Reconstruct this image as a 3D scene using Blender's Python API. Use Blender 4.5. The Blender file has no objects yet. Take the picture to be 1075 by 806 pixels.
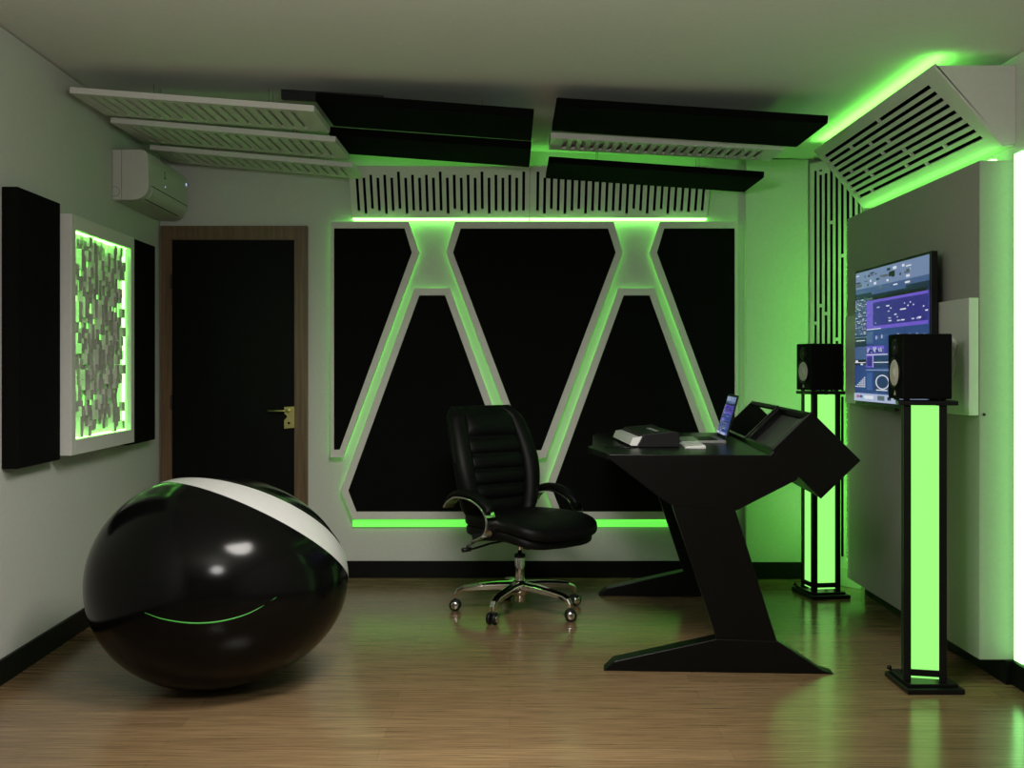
import bpy, bmesh, math, random
from mathutils import Vector, Matrix
R = math.radians
S = bpy.context.scene
COL = S.collection
rnd = random.Random(7)
CAMZ = 1.31
F = 1260.0            # focal length in pixels of the 1075 wide frame
VX, VY = 535.0, 386.0  # vanishing point of the room's long axis
def PX(px, Y): return (px - VX) * Y / F
def PZ(py, Y): return CAMZ + (VY - py) * Y / F
def PT(px, py, Y): return Vector((PX(px, Y), Y, PZ(py, Y)))
BACK = 7.5
def leftx(Y): return -2.185 + 0.03 * (BACK - Y)
RIGHT = 2.09
def ceilz(X): return 2.60 + (RIGHT - X) * 0.031

# ------------------------------------------------------------------ materials
MATS = {}
def mat(name, col, rough=0.5, metal=0.0, spec=0.5, emit=None, strength=1.0, coat=0.0, noise=0.0, bump=0.0, nscale=30.0):
    m = bpy.data.materials.new(name); m.use_nodes = True
    nt = m.node_tree; b = nt.nodes['Principled BSDF']
    b.inputs['Base Color'].default_value = (*col, 1)
    b.inputs['Roughness'].default_value = rough
    b.inputs['Metallic'].default_value = metal
    b.inputs['Specular IOR Level'].default_value = spec
    b.inputs['Coat Weight'].default_value = coat
    if emit:
        b.inputs['Emission Color'].default_value = (*emit, 1)
        b.inputs['Emission Strength'].default_value = strength
    if noise or bump:
        tc = nt.nodes.new('ShaderNodeTexCoord'); n = nt.nodes.new('ShaderNodeTexNoise')
        n.inputs['Scale'].default_value = nscale; n.inputs['Detail'].default_value = 4
        nt.links.new(tc.outputs['Object'], n.inputs['Vector'])
        if noise:
            r = nt.nodes.new('ShaderNodeValToRGB')
            r.color_ramp.elements[0].position = .3; r.color_ramp.elements[1].position = .7
            r.color_ramp.elements[0].color = (*[c * (1 - noise) for c in col], 1)
            r.color_ramp.elements[1].color = (*[min(1, c * (1 + noise)) for c in col], 1)
            nt.links.new(n.outputs['Fac'], r.inputs['Fac']); nt.links.new(r.outputs['Color'], b.inputs['Base Color'])
        if bump:
            bp = nt.nodes.new('ShaderNodeBump'); bp.inputs['Strength'].default_value = bump; bp.inputs['Distance'].default_value = .01
            nt.links.new(n.outputs['Fac'], bp.inputs['Height']); nt.links.new(bp.outputs['Normal'], b.inputs['Normal'])
    MATS[name] = m
    return m
wall_m   = mat('wall_paint', (.55, .55, .51), .85, spec=.2, noise=.03, bump=.05, nscale=60)
ceil_m   = mat('ceiling_paint', (.70, .71, .66), .9, spec=.1, noise=.02, bump=.03, nscale=50)
rear_m   = mat('rear_wall_paint', (.10, .10, .095), .9, spec=.1, noise=.05)
white_m  = mat('white_lacquer', (.62, .61, .57), .45, spec=.35, noise=.02, nscale=40)
frame_m  = mat('frame_lacquer', (.62, .60, .56), .5, spec=.3, noise=.02, nscale=40)
block_m  = mat('diffuser_wood', (.50, .48, .44), .65, spec=.2, noise=.22, nscale=9)
tvwall_m = mat('panel_paint', (.34, .33, .30), .75, spec=.2, noise=.03, bump=.03, nscale=60)
fabric_m = mat('black_fabric', (.0055, .0055, .005), .95, spec=.04, noise=.15, bump=.15, nscale=400)
cloud_m  = mat('black_felt', (.0035, .0035, .0035), .95, spec=.03, noise=.2, bump=.1, nscale=300)
slot_m   = mat('slot_black', (.004, .004, .004), 1.0, spec=0)
base_m   = mat('black_baseboard', (.004, .004, .004), .45, spec=.12, noise=.1)
door_m   = mat('black_door', (.003, .003, .0027), .5, spec=.08, noise=.15)
desk_m   = mat('black_desk_lacquer', (.0032, .0032, .0028), .30, spec=.16, noise=.1, bump=.01, nscale=120)
leather_m= mat('black_leather', (.004, .004, .004), .48, spec=.16, noise=.15, bump=.12, nscale=180)
egg_m    = mat('egg_gloss_black', (.0025, .0025, .0025), .15, spec=.15, noise=.1)
eggw_m   = mat('egg_gloss_white', (.50, .50, .485), .25, spec=.5, noise=.02)
chrome_m = mat('chrome', (.80, .78, .75), .10, metal=1.0, noise=.02)
brass_m  = mat('brass', (.50, .40, .18), .3, metal=.9, noise=.05)
plast_m  = mat('black_plastic', (.007, .007, .007), .4, spec=.3, noise=.1)
spk_m    = mat('speaker_black', (.0035, .0035, .0035), .6, spec=.10, noise=.1, bump=.05, nscale=200)
cone_m   = mat('speaker_cone_white', (.62, .60, .54), .5, spec=.3, noise=.03)
steel_m  = mat('stand_steel', (.005, .005, .005), .35, spec=.25, noise=.1)
ac_m     = mat('ac_plastic', (.52, .52, .47), .4, spec=.4, noise=.02)
dark_m   = mat('dark_line', (.02, .02, .018), .7, noise=.1)
logo_m   = mat('green_print', (.03, .16, .03), .6, noise=.05)
keyw_m   = mat('white_keys', (.70, .70, .68), .3, spec=.5, noise=.02)
alu_m    = mat('aluminium', (.45, .45, .44), .3, metal=.7, noise=.03)
grey_m   = mat('grey_plastic', (.08, .08, .08), .4, noise=.05)
GREEN = (.19, 1.0, .11)
tube_m   = mat('lit_column', (.04, .09, .03), .4, emit=(.33, 1.0, .20), strength=1.02, noise=.02)
led_m    = mat('led_strip', (.2, .5, .15), .4, emit=GREEN, strength=3.6, noise=.02)
ledhi_m  = mat('led_strip_bright', (.2, .5, .15), .4, emit=(.22, 1.0, .14), strength=9.0, noise=.02)
ledside_m = mat('led_strip_side', (.2, .5, .15), .4, emit=(.30, 1.0, .27), strength=4.0, noise=.02)
ledbox_m = mat('led_strip_box', (.2, .5, .15), .4, emit=(.22, 1.0, .14), strength=9.0, noise=.02)
ledrear_m = mat('led_strip_rear', (.2, .5, .15), .4, emit=GREEN, strength=16.0, noise=.02)
ledup_m  = mat('led_strip_upper', (.2, .5, .15), .4, emit=GREEN, strength=14.0, noise=.02)
ledlo_m  = mat('led_profile', (.2, .5, .15), .4, emit=(.14, .86, .08), strength=1.0, noise=.02)
arc_m   = mat('green_emissive_arc', (.05, .2, .05), .4, emit=(.03, .35, .015), strength=.45, noise=.02)
dot_m    = mat('blue_indicator', (.2, .3, .6), .4, emit=(.35, .6, 1.0), strength=1.0, noise=.02)
SC = {}
for k, c in dict(navy=(26, 38, 66), steel=(70, 92, 140), blue=(44, 66, 128), mid=(58, 88, 150), pale=(118, 136, 176), white=(225, 228, 240),
                 violet=(112, 84, 205), indigo=(50, 38, 130), task=(176, 184, 220), grey=(90, 98, 112), dark=(14, 18, 30), red=(190, 60, 110), deep=(34, 52, 100)).items():
    lin = tuple(((v / 255 + .055) / 1.055) ** 2.4 for v in c)
    SC[k] = mat('screen_' + k, (.01, .01, .01), .3, emit=lin, strength=.85)
SK = list(SC)

def wood_floor():
    m = bpy.data.materials.new('oak_planks'); m.use_nodes = True; nt = m.node_tree; b = nt.nodes['Principled BSDF']
    N = nt.nodes.new; L = nt.links.new
    tc = N('ShaderNodeTexCoord'); br = N('ShaderNodeTexBrick')
    br.offset = .37; br.inputs['Scale'].default_value = 1.0
    br.inputs['Brick Width'].default_value = 1.2; br.inputs['Row Height'].default_value = .125
    br.inputs['Mortar Size'].default_value = .0012; br.inputs['Mortar Smooth'].default_value = .2; br.inputs['Bias'].default_value = 0
    br.inputs['Color1'].default_value = (.275, .185, .100, 1); br.inputs['Color2'].default_value = (.225, .148, .078, 1); br.inputs['Mortar'].default_value = (.20, .13, .07, 1)
    L(tc.outputs['Object'], br.inputs['Vector'])
    mp = N('ShaderNodeMapping'); mp.inputs['Scale'].default_value = (1.6, 60, 1); L(tc.outputs['Object'], mp.inputs['Vector'])
    n = N('ShaderNodeTexNoise'); n.inputs['Scale'].default_value = 2.2; n.inputs['Detail'].default_value = 8; n.inputs['Roughness'].default_value = .65; n.inputs['Distortion'].default_value = .6
    L(mp.outputs['Vector'], n.inputs['Vector'])
    rp = N('ShaderNodeValToRGB'); rp.color_ramp.elements[0].position = .32; rp.color_ramp.elements[1].position = .66
    rp.color_ramp.elements[0].color = (.45, .42, .38, 1); rp.color_ramp.elements[1].color = (1.2, 1.18, 1.15, 1)
    L(n.outputs['Fac'], rp.inputs['Fac'])
    mx = N('ShaderNodeMix'); mx.data_type = 'RGBA'; mx.blend_type = 'MULTIPLY'; mx.inputs[0].default_value = 1.0
    L(br.outputs['Color'], mx.inputs[6]); L(rp.outputs['Color'], mx.inputs[7]); L(mx.outputs[2], b.inputs['Base Color'])
    b.inputs['Roughness'].default_value = .20; b.inputs['Specular IOR Level'].default_value = .5
    bp = N('ShaderNodeBump'); bp.inputs['Strength'].default_value = .03; bp.inputs['Distance'].default_value = .003
    L(n.outputs['Fac'], bp.inputs['Height']); L(bp.outputs['Normal'], b.inputs['Normal'])
    return m
def wood_frame():
    m = bpy.data.materials.new('walnut_frame'); m.use_nodes = True; nt = m.node_tree; b = nt.nodes['Principled BSDF']
    N = nt.nodes.new; L = nt.links.new
    tc = N('ShaderNodeTexCoord'); mp = N('ShaderNodeMapping'); mp.inputs['Scale'].default_value = (40, 40, 2.0); L(tc.outputs['Object'], mp.inputs['Vector'])
    n = N('ShaderNodeTexNoise'); n.inputs['Scale'].default_value = 1.5; n.inputs['Detail'].default_value = 6; L(mp.outputs['Vector'], n.inputs['Vector'])
    rp = N('ShaderNodeValToRGB'); rp.color_ramp.elements[0].position = .3; rp.color_ramp.elements[1].position = .7
    rp.color_ramp.elements[0].color = (.085, .046, .020, 1); rp.color_ramp.elements[1].color = (.16, .092, .042, 1)
    L(n.outputs['Fac'], rp.inputs['Fac']); L(rp.outputs['Color'], b.inputs['Base Color'])
    b.inputs['Roughness'].default_value = .45
    return m
floor_m = wood_floor(); walnut_m = wood_frame()

# ------------------------------------------------------------------ mesh helpers
class MB:
    def __init__(s): s.v = []; s.f = []; s.mi = []; s.sm = []
    def add(s, vs, fs, smooth=False, mi=0):
        o = len(s.v); s.v += [Vector(v) for v in vs]
        for f in fs: s.f.append([i + o for i in f]); s.mi.append(mi); s.sm.append(smooth)
        return s
    def obox(s, o, a, b, c, mi=0):
        o, a, b, c = map(Vector, (o, a, b, c))
        vs = [o, o + a, o + a + b, o + b, o + c, o + a + c, o + a + b + c, o + b + c]
        return s.add(vs, [(0, 3, 2, 1), (4, 5, 6, 7), (0, 1, 5, 4), (1, 2, 6, 5), (2, 3, 7, 6), (3, 0, 4, 7)], mi=mi)
    def box(s, x0, x1, y0, y1, z0, z1, mi=0):
        return s.obox((x0, y0, z0), (x1 - x0, 0, 0), (0, y1 - y0, 0), (0, 0, z1 - z0), mi)
    def prism(s, pts, d, mi=0):
        n = len(pts); d = Vector(d); p = [Vector(q) for q in pts]
        fs = [tuple(range(n)), tuple(range(2 * n - 1, n - 1, -1))]
        fs += [(i, i + n, (i + 1) % n + n, (i + 1) % n) for i in range(n)]
        return s.add(p + [q + d for q in p], fs, mi=mi)
    def ring(s, outer, inner, d, mi=0):
        n = len(outer); d = Vector(d); o = [Vector(q) for q in outer]; i_ = [Vector(q) for q in inner]
        vs = o + i_ + [q + d for q in o] + [q + d for q in i_]
        fs = []
        for k in range(n):
            j = (k + 1) % n
            fs += [(k, j, n + j, n + k), (2 * n + k, 3 * n + k, 3 * n + j, 2 * n + j), (k, 2 * n + k, 2 * n + j, j), (n + k, n + j, 3 * n + j, 3 * n + k)]
        return s.add(vs, fs, mi=mi)
    def sweep(s, path, prof, closed=False, up=(0, 0, 1), scale=None, smooth=True, mi=0, cap=True):
        P = [Vector(p) for p in path]; n = len(P); m = len(prof); up = Vector(up); vs = []
        for i in range(n):
            a = P[i - 1] if (i > 0 or closed) else P[i]; b = P[(i + 1) % n] if (i < n - 1 or closed) else P[i]
            t = (b - a).normalized(); sd = t.cross(up)
            if sd.length < 1e-4: sd = t.cross(Vector((0.3, 1, 0.1)))
            sd.normalize(); u2 = sd.cross(t)
            k = scale[i] if scale else 1
            for (q, r) in prof: vs.append(P[i] + sd * q * k + u2 * r * k)
        fs = []
        for i in range(n if closed else n - 1):
            j = (i + 1) % n
            for q in range(m):
                w = (q + 1) % m; fs.append((i * m + q, i * m + w, j * m + w, j * m + q))
        if not closed and cap: fs += [tuple(range(m - 1, -1, -1)), tuple((n - 1) * m + q for q in range(m))]
        return s.add(vs, fs, smooth, mi)
    def tube(s, path, r, n=10, **k): return s.sweep(path, [(r * math.cos(2 * math.pi * i / n), r * math.sin(2 * math.pi * i / n)) for i in range(n)], **k)
    def lathe(s, prof, o=(0, 0, 0), ax=(0, 0, 1), n=28, smooth=True, mi=0):
        ax = Vector(ax).normalized(); o = Vector(o)
        a = ax.orthogonal().normalized(); b = ax.cross(a); vs = []; fs = []; m = len(prof)
        for (r, h) in prof:
            for i in range(n):
                t = 2 * math.pi * i / n; vs.append(o + ax * h + (a * math.cos(t) + b * math.sin(t)) * max(r, 1e-5))
        for j in range(m - 1):
            for i in range(n):
                k = (i + 1) % n; fs.append((j * n + i, j * n + k, (j + 1) * n + k, (j + 1) * n + i))
        fs += [tuple(range(n - 1, -1, -1)), tuple((m - 1) * n + i for i in range(n))]
        return s.add(vs, fs, smooth, mi)
    def build(s, name, m, parent=None, bevel=0, seg=2, local=False, loc=None, sub=0):
        off = Vector((0, 0, 0))
        if parent is not None and not local: off = root_loc(parent)
        if parent is None and not local:
            if loc is None:
                xs = [v.x for v in s.v]; ys = [v.y for v in s.v]; zs = [v.z for v in s.v]
                loc = ((min(xs) + max(xs)) / 2, (min(ys) + max(ys)) / 2, min(zs))
            off = Vector(loc)
        me = bpy.data.meshes.new(name)
        me.from_pydata([tuple(v - off) for v in s.v], [], s.f)
        ms = m if isinstance(m, list) else [m]
        for q in ms: me.materials.append(q)
        for p, i, sm in zip(me.polygons, s.mi, s.sm): p.material_index = i; p.use_smooth = sm
        bm = bmesh.new(); bm.from_mesh(me); bmesh.ops.recalc_face_normals(bm, faces=bm.faces); bm.to_mesh(me); bm.free()
        o = bpy.data.objects.new(name, me); COL.objects.link(o)
        if parent is not None: o.parent = parent
        elif not local: o.location = off
        if bevel:
            b = o.modifiers.new('bevel', 'BEVEL'); b.width = bevel; b.segments = seg; b.limit_method = 'ANGLE'; b.angle_limit = R(40)
        if sub:
            q = o.modifiers.new('sub', 'SUBSURF'); q.levels = sub; q.render_levels = sub
        return o
def root_loc(o):
    v = Vector(o.location)
    while o.parent: o = o.parent; v += o.location
    return v
def tag(o, label, cat, group=None):
    o['label'] = label; o['category'] = cat
    if group: o['group'] = group
    return o
def thing(name, loc, label, cat, group=None, rz=0):
    o = bpy.data.objects.new(name, None); COL.objects.link(o); o.empty_display_size = .1
    o.location = loc; o.rotation_euler = (0, 0, rz)
    return tag(o, label, cat, group)
def struct(mb, name, m, **k):
    o = mb.build(name, m, **k); o['kind'] = 'structure'; return o
def slots(mb, o, u, v, n, W, H, t, cols):
    """sheet W (along u) x H (along v) with slots: cols = [(u0, u1, [(v0, v1), ...])]"""
    o, u, v, n = Vector(o), Vector(u).normalized(), Vector(v).normalized(), Vector(n).normalized()
    def b(u0, u1, v0, v1):
        if u1 - u0 > 1e-5 and v1 - v0 > 1e-5: mb.obox(o + u * u0 + v * v0, u * (u1 - u0), v * (v1 - v0), n * t)
    x = 0
    for (u0, u1, iv) in cols:
        b(x, u0, 0, H); y = 0
        for (a, c) in iv: b(u0, u1, y, a); y = c
        b(u0, u1, y, H); x = u1
    b(x, W, 0, H)

# ------------------------------------------------------------------ camera
cam = bpy.data.cameras.new('camera'); co = bpy.data.objects.new('camera', cam); COL.objects.link(co)
co.location = (0, 0, CAMZ); co.rotation_euler = (R(90), 0, 0)
cam.sensor_width = 36; cam.lens = F * 36 / 1075
cam.shift_x = (537.5 - VX) / 1075; cam.shift_y = -(403 - VY) / 1075
cam.clip_start = .05
S.camera = co

# ------------------------------------------------------------------ room shell
FR = -1.6
mb = MB(); mb.box(-2.5, 2.3, FR - .1, BACK + .1, -.1, 0); struct(mb, 'floor', floor_m, loc=(0, 0, 0))
mb = MB(); mb.prism([(-2.5, FR - .1, ceilz(-2.5)), (2.3, FR - .1, ceilz(2.3)), (2.3, FR - .1, 2.9), (-2.5, FR - .1, 2.9)], (0, BACK + .2 - FR, 0)); struct(mb, 'ceiling', ceil_m)
def wallpoly(x0, x1): return [(x0, 0), (x1, 0), (x1, ceilz(x1)), (x0, ceilz(x0))]
mb = MB(); mb.prism([(x, BACK, z) for x, z in wallpoly(-2.3, RIGHT + .1)], (0, .1, 0)); struct(mb, 'wall_back', wall_m)
mb = MB(); mb.prism([(x, FR - .1, z) for x, z in wallpoly(-2.3, RIGHT + .1)], (0, .1, 0)); struct(mb, 'wall_front', rear_m)
mb = MB(); mb.box(RIGHT, RIGHT + .1, FR, BACK, 0, ceilz(RIGHT + .1)); struct(mb, 'wall_right', wall_m)
a, b = leftx(FR), leftx(BACK)
mb = MB(); mb.prism([(a, FR, 0), (b, BACK, 0), (b - .1, BACK, 0), (a - .1, FR, 0)], (0, 0, ceilz(a))); struct(mb, 'wall_left', wall_m)
# shallow pier in the right corner of the back wall
mb = MB(); mb.box(PX(783, 7.46), 1.855, 7.455, BACK, 0, 2.605); struct(mb, 'wall_pier', wall_m, bevel=.003)
# baseboards
mb = MB(); mb.box(PX(324, 7.48), PX(783, 7.46), 7.484, BACK, 0, .105); struct(mb, 'baseboard_back', base_m, bevel=.003)
mb = MB(); mb.box(PX(783, 7.46), 1.855, 7.439, 7.455, 0, .105); struct(mb, 'baseboard_pier', base_m, bevel=.003)
a, b = leftx(FR), leftx(BACK)
mb = MB(); mb.prism([(a, FR, 0), (b, BACK, 0), (b + .016, BACK, 0), (a + .016, FR, 0)], (0, 0, .105)); struct(mb, 'baseboard_left', base_m, bevel=.003)
mb = MB(); mb.box(RIGHT - .016, RIGHT, FR, 4.955, 0, .1); struct(mb, 'baseboard_right', base_m, bevel=.003)

# ------------------------------------------------------------------ door
def door():
    Y0 = 7.5; yf = 7.462
    x0, x1, x2, x3 = PX(168.5, yf), PX(179, yf), PX(310, yf), PX(322.5, yf)
    zt, zi = PZ(237, yf), PZ(250.5, yf)
    d = bpy.data.objects.new('door_1', None); COL.objects.link(d); d.location = ((x0 + x3) / 2, Y0, 0); d['kind'] = 'structure'
    mb = MB(); mb.ring([(x0, yf, 0.001), (x0, yf, zt), (x3, yf, zt), (x3, yf, 0.001)], [(x1, yf, 0.0011), (x1, yf, zi), (x2, yf, zi), (x2, yf, 0.0011)], (0, .036, 0))
    mb.build('door_frame', walnut_m, d, bevel=.004)
    e = .007
    mb = MB(); mb.ring([(x1, yf + .006, 0.001), (x1, yf + .006, zi), (x2, yf + .006, zi), (x2, yf + .006, 0.001)], [(x1 + e, yf + .006, 0.0011), (x1 + e, yf + .006, zi - e), (x2 - e, yf + .006, zi - e), (x2 - e, yf + .006, 0.0011)], (0, .03, 0))
    mb.build('door_stop', walnut_m, d, bevel=.002)
    mb = MB(); mb.box(x1 + e, x2 - e, yf + .014, 7.497, .006, zi - e); leaf = mb.build('door_leaf', door_m, d, bevel=.002)
    # lever handle on a stepped escutcheon
    hx0, hx1 = PX(298, yf), PX(309, yf); y = yf + .014
    def zz(p): return PZ(p, yf)
    mb = MB(); mb.prism([(hx0, y - .008, zz(427)), (hx1, y - .008, zz(426.5)), (hx1, y - .008, zz(449)), (hx0, y - .008, zz(450)), (hx0, y - .008, zz(441)), (hx0 + .018, y - .008, zz(438)), (hx0 + .018, y - .008, zz(436.5)), (hx0, y - .008, zz(434))], (0, .008, 0))
    mb.lathe([(.011, 0), (.011, .03)], (PX(303, yf), y - .036, zz(431)), (0, 1, 0), 16)
    es = mb.build('escutcheon', brass_m, d, bevel=.0015)
    mb = MB(); mb.tube([(PX(303, yf), y - .034, zz(431)), (PX(299, yf), y - .042, zz(431)), (PX(294, yf), y - .043, zz(431)), (PX(282, yf), y - .040, zz(431))], .0065, 10)
    mb.build('lever', brass_m, es)
    mb = MB(); mb.lathe([(.008, 0), (.008, .004)], (PX(303, yf), y - .0115, zz(444)), (0, 1, 0), 14)
    mb.build('key_cylinder', plast_m, es)
    for z in (.25, 1.05, 1.8):
        mb = MB(); mb.box(x1 - .002, x1 + .010, yf - .004, yf + .006, z, z + .09); mb.build('hinge', dark_m, d, bevel=.002)
door()

# ------------------------------------------------------------------ framed acoustic panels on the back wall
YF, YB = 7.425, 7.470
def framed(outer, inner, label, glow, strips=()):
    o = [PT(x, y, YF) for x, y in outer]; i_ = [PT(x, y, YF) for x, y in inner]
    c = sum((q for q in o), Vector()) / len(o); zmin = min(q.z for q in o)
    t = thing('framed_acoustic_panel', (c.x, YB, zmin), label, 'acoustic panel', 'black framed panels on the back wall')
    mb = MB(); mb.ring(o, i_, (0, YB - YF, 0)); mb.build('frame', frame_m, t, bevel=.002)
    ci = sum((q for q in i_), Vector()) / len(i_)
    mb = MB(); mb.prism([q + Vector((0, .006, 0)) for q in i_], (0, .035, 0)); mb.build('fabric_infill', fabric_m, t)
    # LED ribbon behind the frame, a little inside its outer edge
    n = len(o); ins = []
    A = sum((o[k].x * o[(k + 1) % n].z - o[(k + 1) % n].x * o[k].z) for k in range(n))
    for k in range(n):
        p, q, r = o[k - 1], o[k], o[(k + 1) % n]
        def nrm(u, w):
            d = (w - u).normalized(); return Vector((-d.z, 0, d.x)) * (1 if A > 0 else -1)
        n1, n2 = nrm(p, q), nrm(q, r); bis = (n1 + n2).normalized(); ins.append(q + bis * (glow / max(.3, bis.dot(n1))))
    path = [Vector((q.x, 7.484, q.z)) for q in ins]
    mb = MB(); mb.ring([q for q in path], [q + (Vector((c.x, 7.484, c.z)) - q).normalized() * .008 for q in path], (0, .012, 0))
    mb.build('led_strip', led_m, t)
    for (xa, xb, ya, yb) in strips:
        mb = MB(); mb.box(PX(xa, 7.48), PX(xb, 7.48), 7.474, 7.499, PZ(yb, 7.48), PZ(ya, 7.48)); mb.build('light_profile', ledlo_m, t, bevel=.002)
AX = 561.0
def mir(pts): return [(2 * AX - x, y) for x, y in reversed(pts)]
lo = [(346.8, 232.5), (429, 232.5), (440, 265), (359.7, 480.5), (346.8, 480.5)]
li = [(350.6, 239.6), (424.6, 239.6), (432.3, 265), (356.6, 472), (350.6, 472)]
framed(lo, li, 'black acoustic panel in a grey frame nearest the door, right edge slanted', .012)
framed(mir(lo), mir(li), 'black acoustic panel in a grey frame at the far right, behind the laptop', .012)
framed([(477.6, 232.5), (644.4, 232.5), (654, 265), (573.3, 481), (548.7, 481), (468, 265)],
       [(483.6, 239.8), (638.4, 239.8), (646.4, 265), (568.2, 472.6), (553.8, 472.6), (475.6, 265)],
       'large black wedge shaped acoustic panel pointing down in the middle of the back wall', .012)
to = [(435, 302.5), (472.4, 302.5), (549.6, 515), (537.4, 545), (370, 545), (357.8, 515)]
ti = [(440.2, 310), (467.2, 310), (541.8, 515), (533.2, 537), (374.2, 537), (365.6, 515)]
framed(to, ti, 'black trapezoid acoustic panel widening down behind the left side of the office chair', .012, [(370, 537.4, 546, 553)])
framed(mir(to), mir(ti), 'black trapezoid acoustic panel widening down behind the desk top and keyboard', .012, [(2 * AX - 537.4, 2 * AX - 370, 546, 553)])

# ------------------------------------------------------------------ slotted diffusers along the top of the back wall
def wall_diffuser(x0, x1, first, label):
    yb, zb, yt, zt = 7.462, 2.242, 7.30, 2.535
    t = thing('slotted_diffuser', ((x0 + x1) / 2, 7.498, zb), label, 'diffuser', 'white slotted diffusers above the back wall panels')
    v = Vector((0, yt - yb, zt - zb)); H = v.length; nrm = Vector((0, (zt - zb), -(yt - yb))).normalized()  # pointing to the wall
    cols = []; k = 0; x = first
    while k < 25:
        lo_ = .026 if k % 3 == 1 else .045; hi = .262 if k % 2 else .281
        cols.append((x - x0, x - x0 + .0175, [(lo_ + (.012 if k % 4 == 2 else 0), hi + (.02 if k % 6 == 0 else 0))])); x += .0425; k += 1
    mb = MB(); slots(mb, (x0, yb, zb), (1, 0, 0), v, nrm, x1 - x0, H, .012, cols)
    mb.build('slotted_front', white_m, t)
    d = nrm * .016
    mb = MB(); mb.obox(Vector((x0 + .015, yb, zb)) + d + v * .03, (x1 - x0 - .03, 0, 0), v * .94, nrm * .004); mb.build('absorber_sheet', slot_m, t)
    for xx in (x0, x1 - .012):
        mb = MB(); mb.prism([(xx, yb + .012, zb), (xx, 7.498, zb), (xx, 7.498, zt), (xx, yt + .014, zt)], (.012, 0, 0)); mb.build('end_cap', white_m, t)
    mb = MB(); mb.box(x0 + .005, x1 - .005, yb + .002, 7.497, zb - .011, zb - .002); mb.build('led_strip', ledhi_m, t)
    mb = MB(); mb.box(x0 + .03, x1 - .03, 7.36, 7.40, zt + .004, zt + .012); mb.build('top_led_strip', led_m, t)
xm = PX(556, 7.4)
wall_diffuser(PX(369.5, 7.46), xm - .001, PX(374.5, 7.4), 'white slotted corner diffuser above the back wall panels, left one towards the door')
wall_diffuser(xm + .001, PX(742.5, 7.46), PX(563, 7.4), 'white slotted corner diffuser above the back wall panels, right one towards the speakers')

# ------------------------------------------------------------------ hanging ceiling clouds
def cloud(name, xl, xr, y0, y1, zl, zr, th, m, label, cat, group, slot=None, rail=False):
    """underside corners: left height zl, right height zr"""
    u = Vector((xr - xl, 0, zr - zl)); W = u.length; un = u.normalized(); n = Vector((-un.z, 0, un.x))
    t = thing(name, ((xl + xr) / 2, (y0 + y1) / 2, (zl + zr) / 2), label, cat, group)
    o = Vector((xl, y0, zl))
    if slot:
        cols = []; x = .07; k = 0
        while x < W - .07:
            cols.append((x, x + (.024 if y1 - y0 < .4 else .018), [(.055, y1 - y0 - .055)])); x += slot
        mb = MB(); slots(mb, o, un, (0, 1, 0), n, W, y1 - y0, .012, cols)
        mb.build('slotted_face', m, t)
        mb = MB(); q = n * .012
        a, b_ = o + q, o + q + u; dy = Vector((0, y1 - y0, 0)); w = .012
        mb.obox(a, u, Vector((0, w, 0)), n * (th - .012)); mb.obox(a + dy - Vector((0, w, 0)), u, Vector((0, w, 0)), n * (th - .012))
        mb.obox(a + Vector((0, w, 0)), un * w, dy - Vector((0, 2 * w, 0)), n * (th - .012)); mb.obox(b_ - un * w + Vector((0, w, 0)), un * w, dy - Vector((0, 2 * w, 0)), n * (th - .012))
        mb.build('rim', m, t)
        mb = MB(); mb.obox(o + n * (th - .006) + un * .013 + Vector((0, .013, 0)), un * (W - .026), Vector((0, y1 - y0 - .026, 0)), n * .005); mb.build('backing', m, t)
    else:
        mb = MB(); mb.obox(o, u, (0, y1 - y0, 0), n * th); mb.build('panel', m, t, bevel=.003)
    if rail:
        mb = MB(); mb.obox(Vector((xl - .2, y0 + .2, zl + .046 + .012)), (.5, 0, -.03), (0, .04, 0), (0, 0, .045)); mb.build('mounting_rail', plast_m, t)
    for fx in (.25, .75):
        for yy in (y0 + .72 * (y1 - y0), y0 + .94 * (y1 - y0)):
            p = o + u * fx + n * th; z1 = ceilz(p.x) - .0005
            mb = MB(); mb.tube([(p.x, yy, p.z - .001), (p.x, yy, z1)], .0011, 6); mb.build('hanger', plast_m, t)
gw = 'white slotted ceiling baffles by the left wall'; gb = 'black ceiling baffles'
def CL(px, Y): return PX(px, Y)
cloud('ceiling_baffle', PX(73, 5.6), PX(329.5, 5.6), 5.60, 6.10, PZ(97.5, 5.6), PZ(117, 5.6), .028, white_m, 'white slotted ceiling baffle by the left wall, front one of three', 'ceiling baffle', gw, .056)
cloud('ceiling_baffle', PX(116, 6.22), PX(352, 6.22), 6.22, 6.75, PZ(128.5, 6.22), PZ(148.8, 6.22), .028, white_m, 'white slotted ceiling baffle by the left wall, middle one of three', 'ceiling baffle', gw, .056)
cloud('ceiling_baffle', PX(157, 6.86), PX(370, 6.86), 6.86, 7.28, PZ(157, 6.86), PZ(175.7, 6.86), .028, white_m, 'white slotted ceiling baffle above the air conditioner and door, rear one of three', 'ceiling baffle', gw, .056)
cloud('ceiling_baffle', PX(331, 5.67), PX(560, 5.67), 5.67, 6.26, PZ(106, 5.67), PZ(123.5, 5.67), .042, cloud_m, 'black ceiling baffle left of centre, front one of the two beside the white slotted ones', 'ceiling baffle', gb, rail=True)
cloud('ceiling_baffle', PX(345, 6.37), PX(557.5, 6.37), 6.37, 6.95, PZ(141, 6.37), PZ(156.5, 6.37), .042, cloud_m, 'black ceiling baffle left of centre, rear one hanging before the left slotted diffuser', 'ceiling baffle', gb)
cloud('ceiling_baffle', PX(584, 5.67), PX(869, 5.67), 5.67, 6.28, PZ(110.6, 5.67), PZ(129.6, 5.67), .038, cloud_m, 'large black ceiling baffle right of centre, front one above the white slotted strip', 'ceiling baffle', gb)
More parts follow.
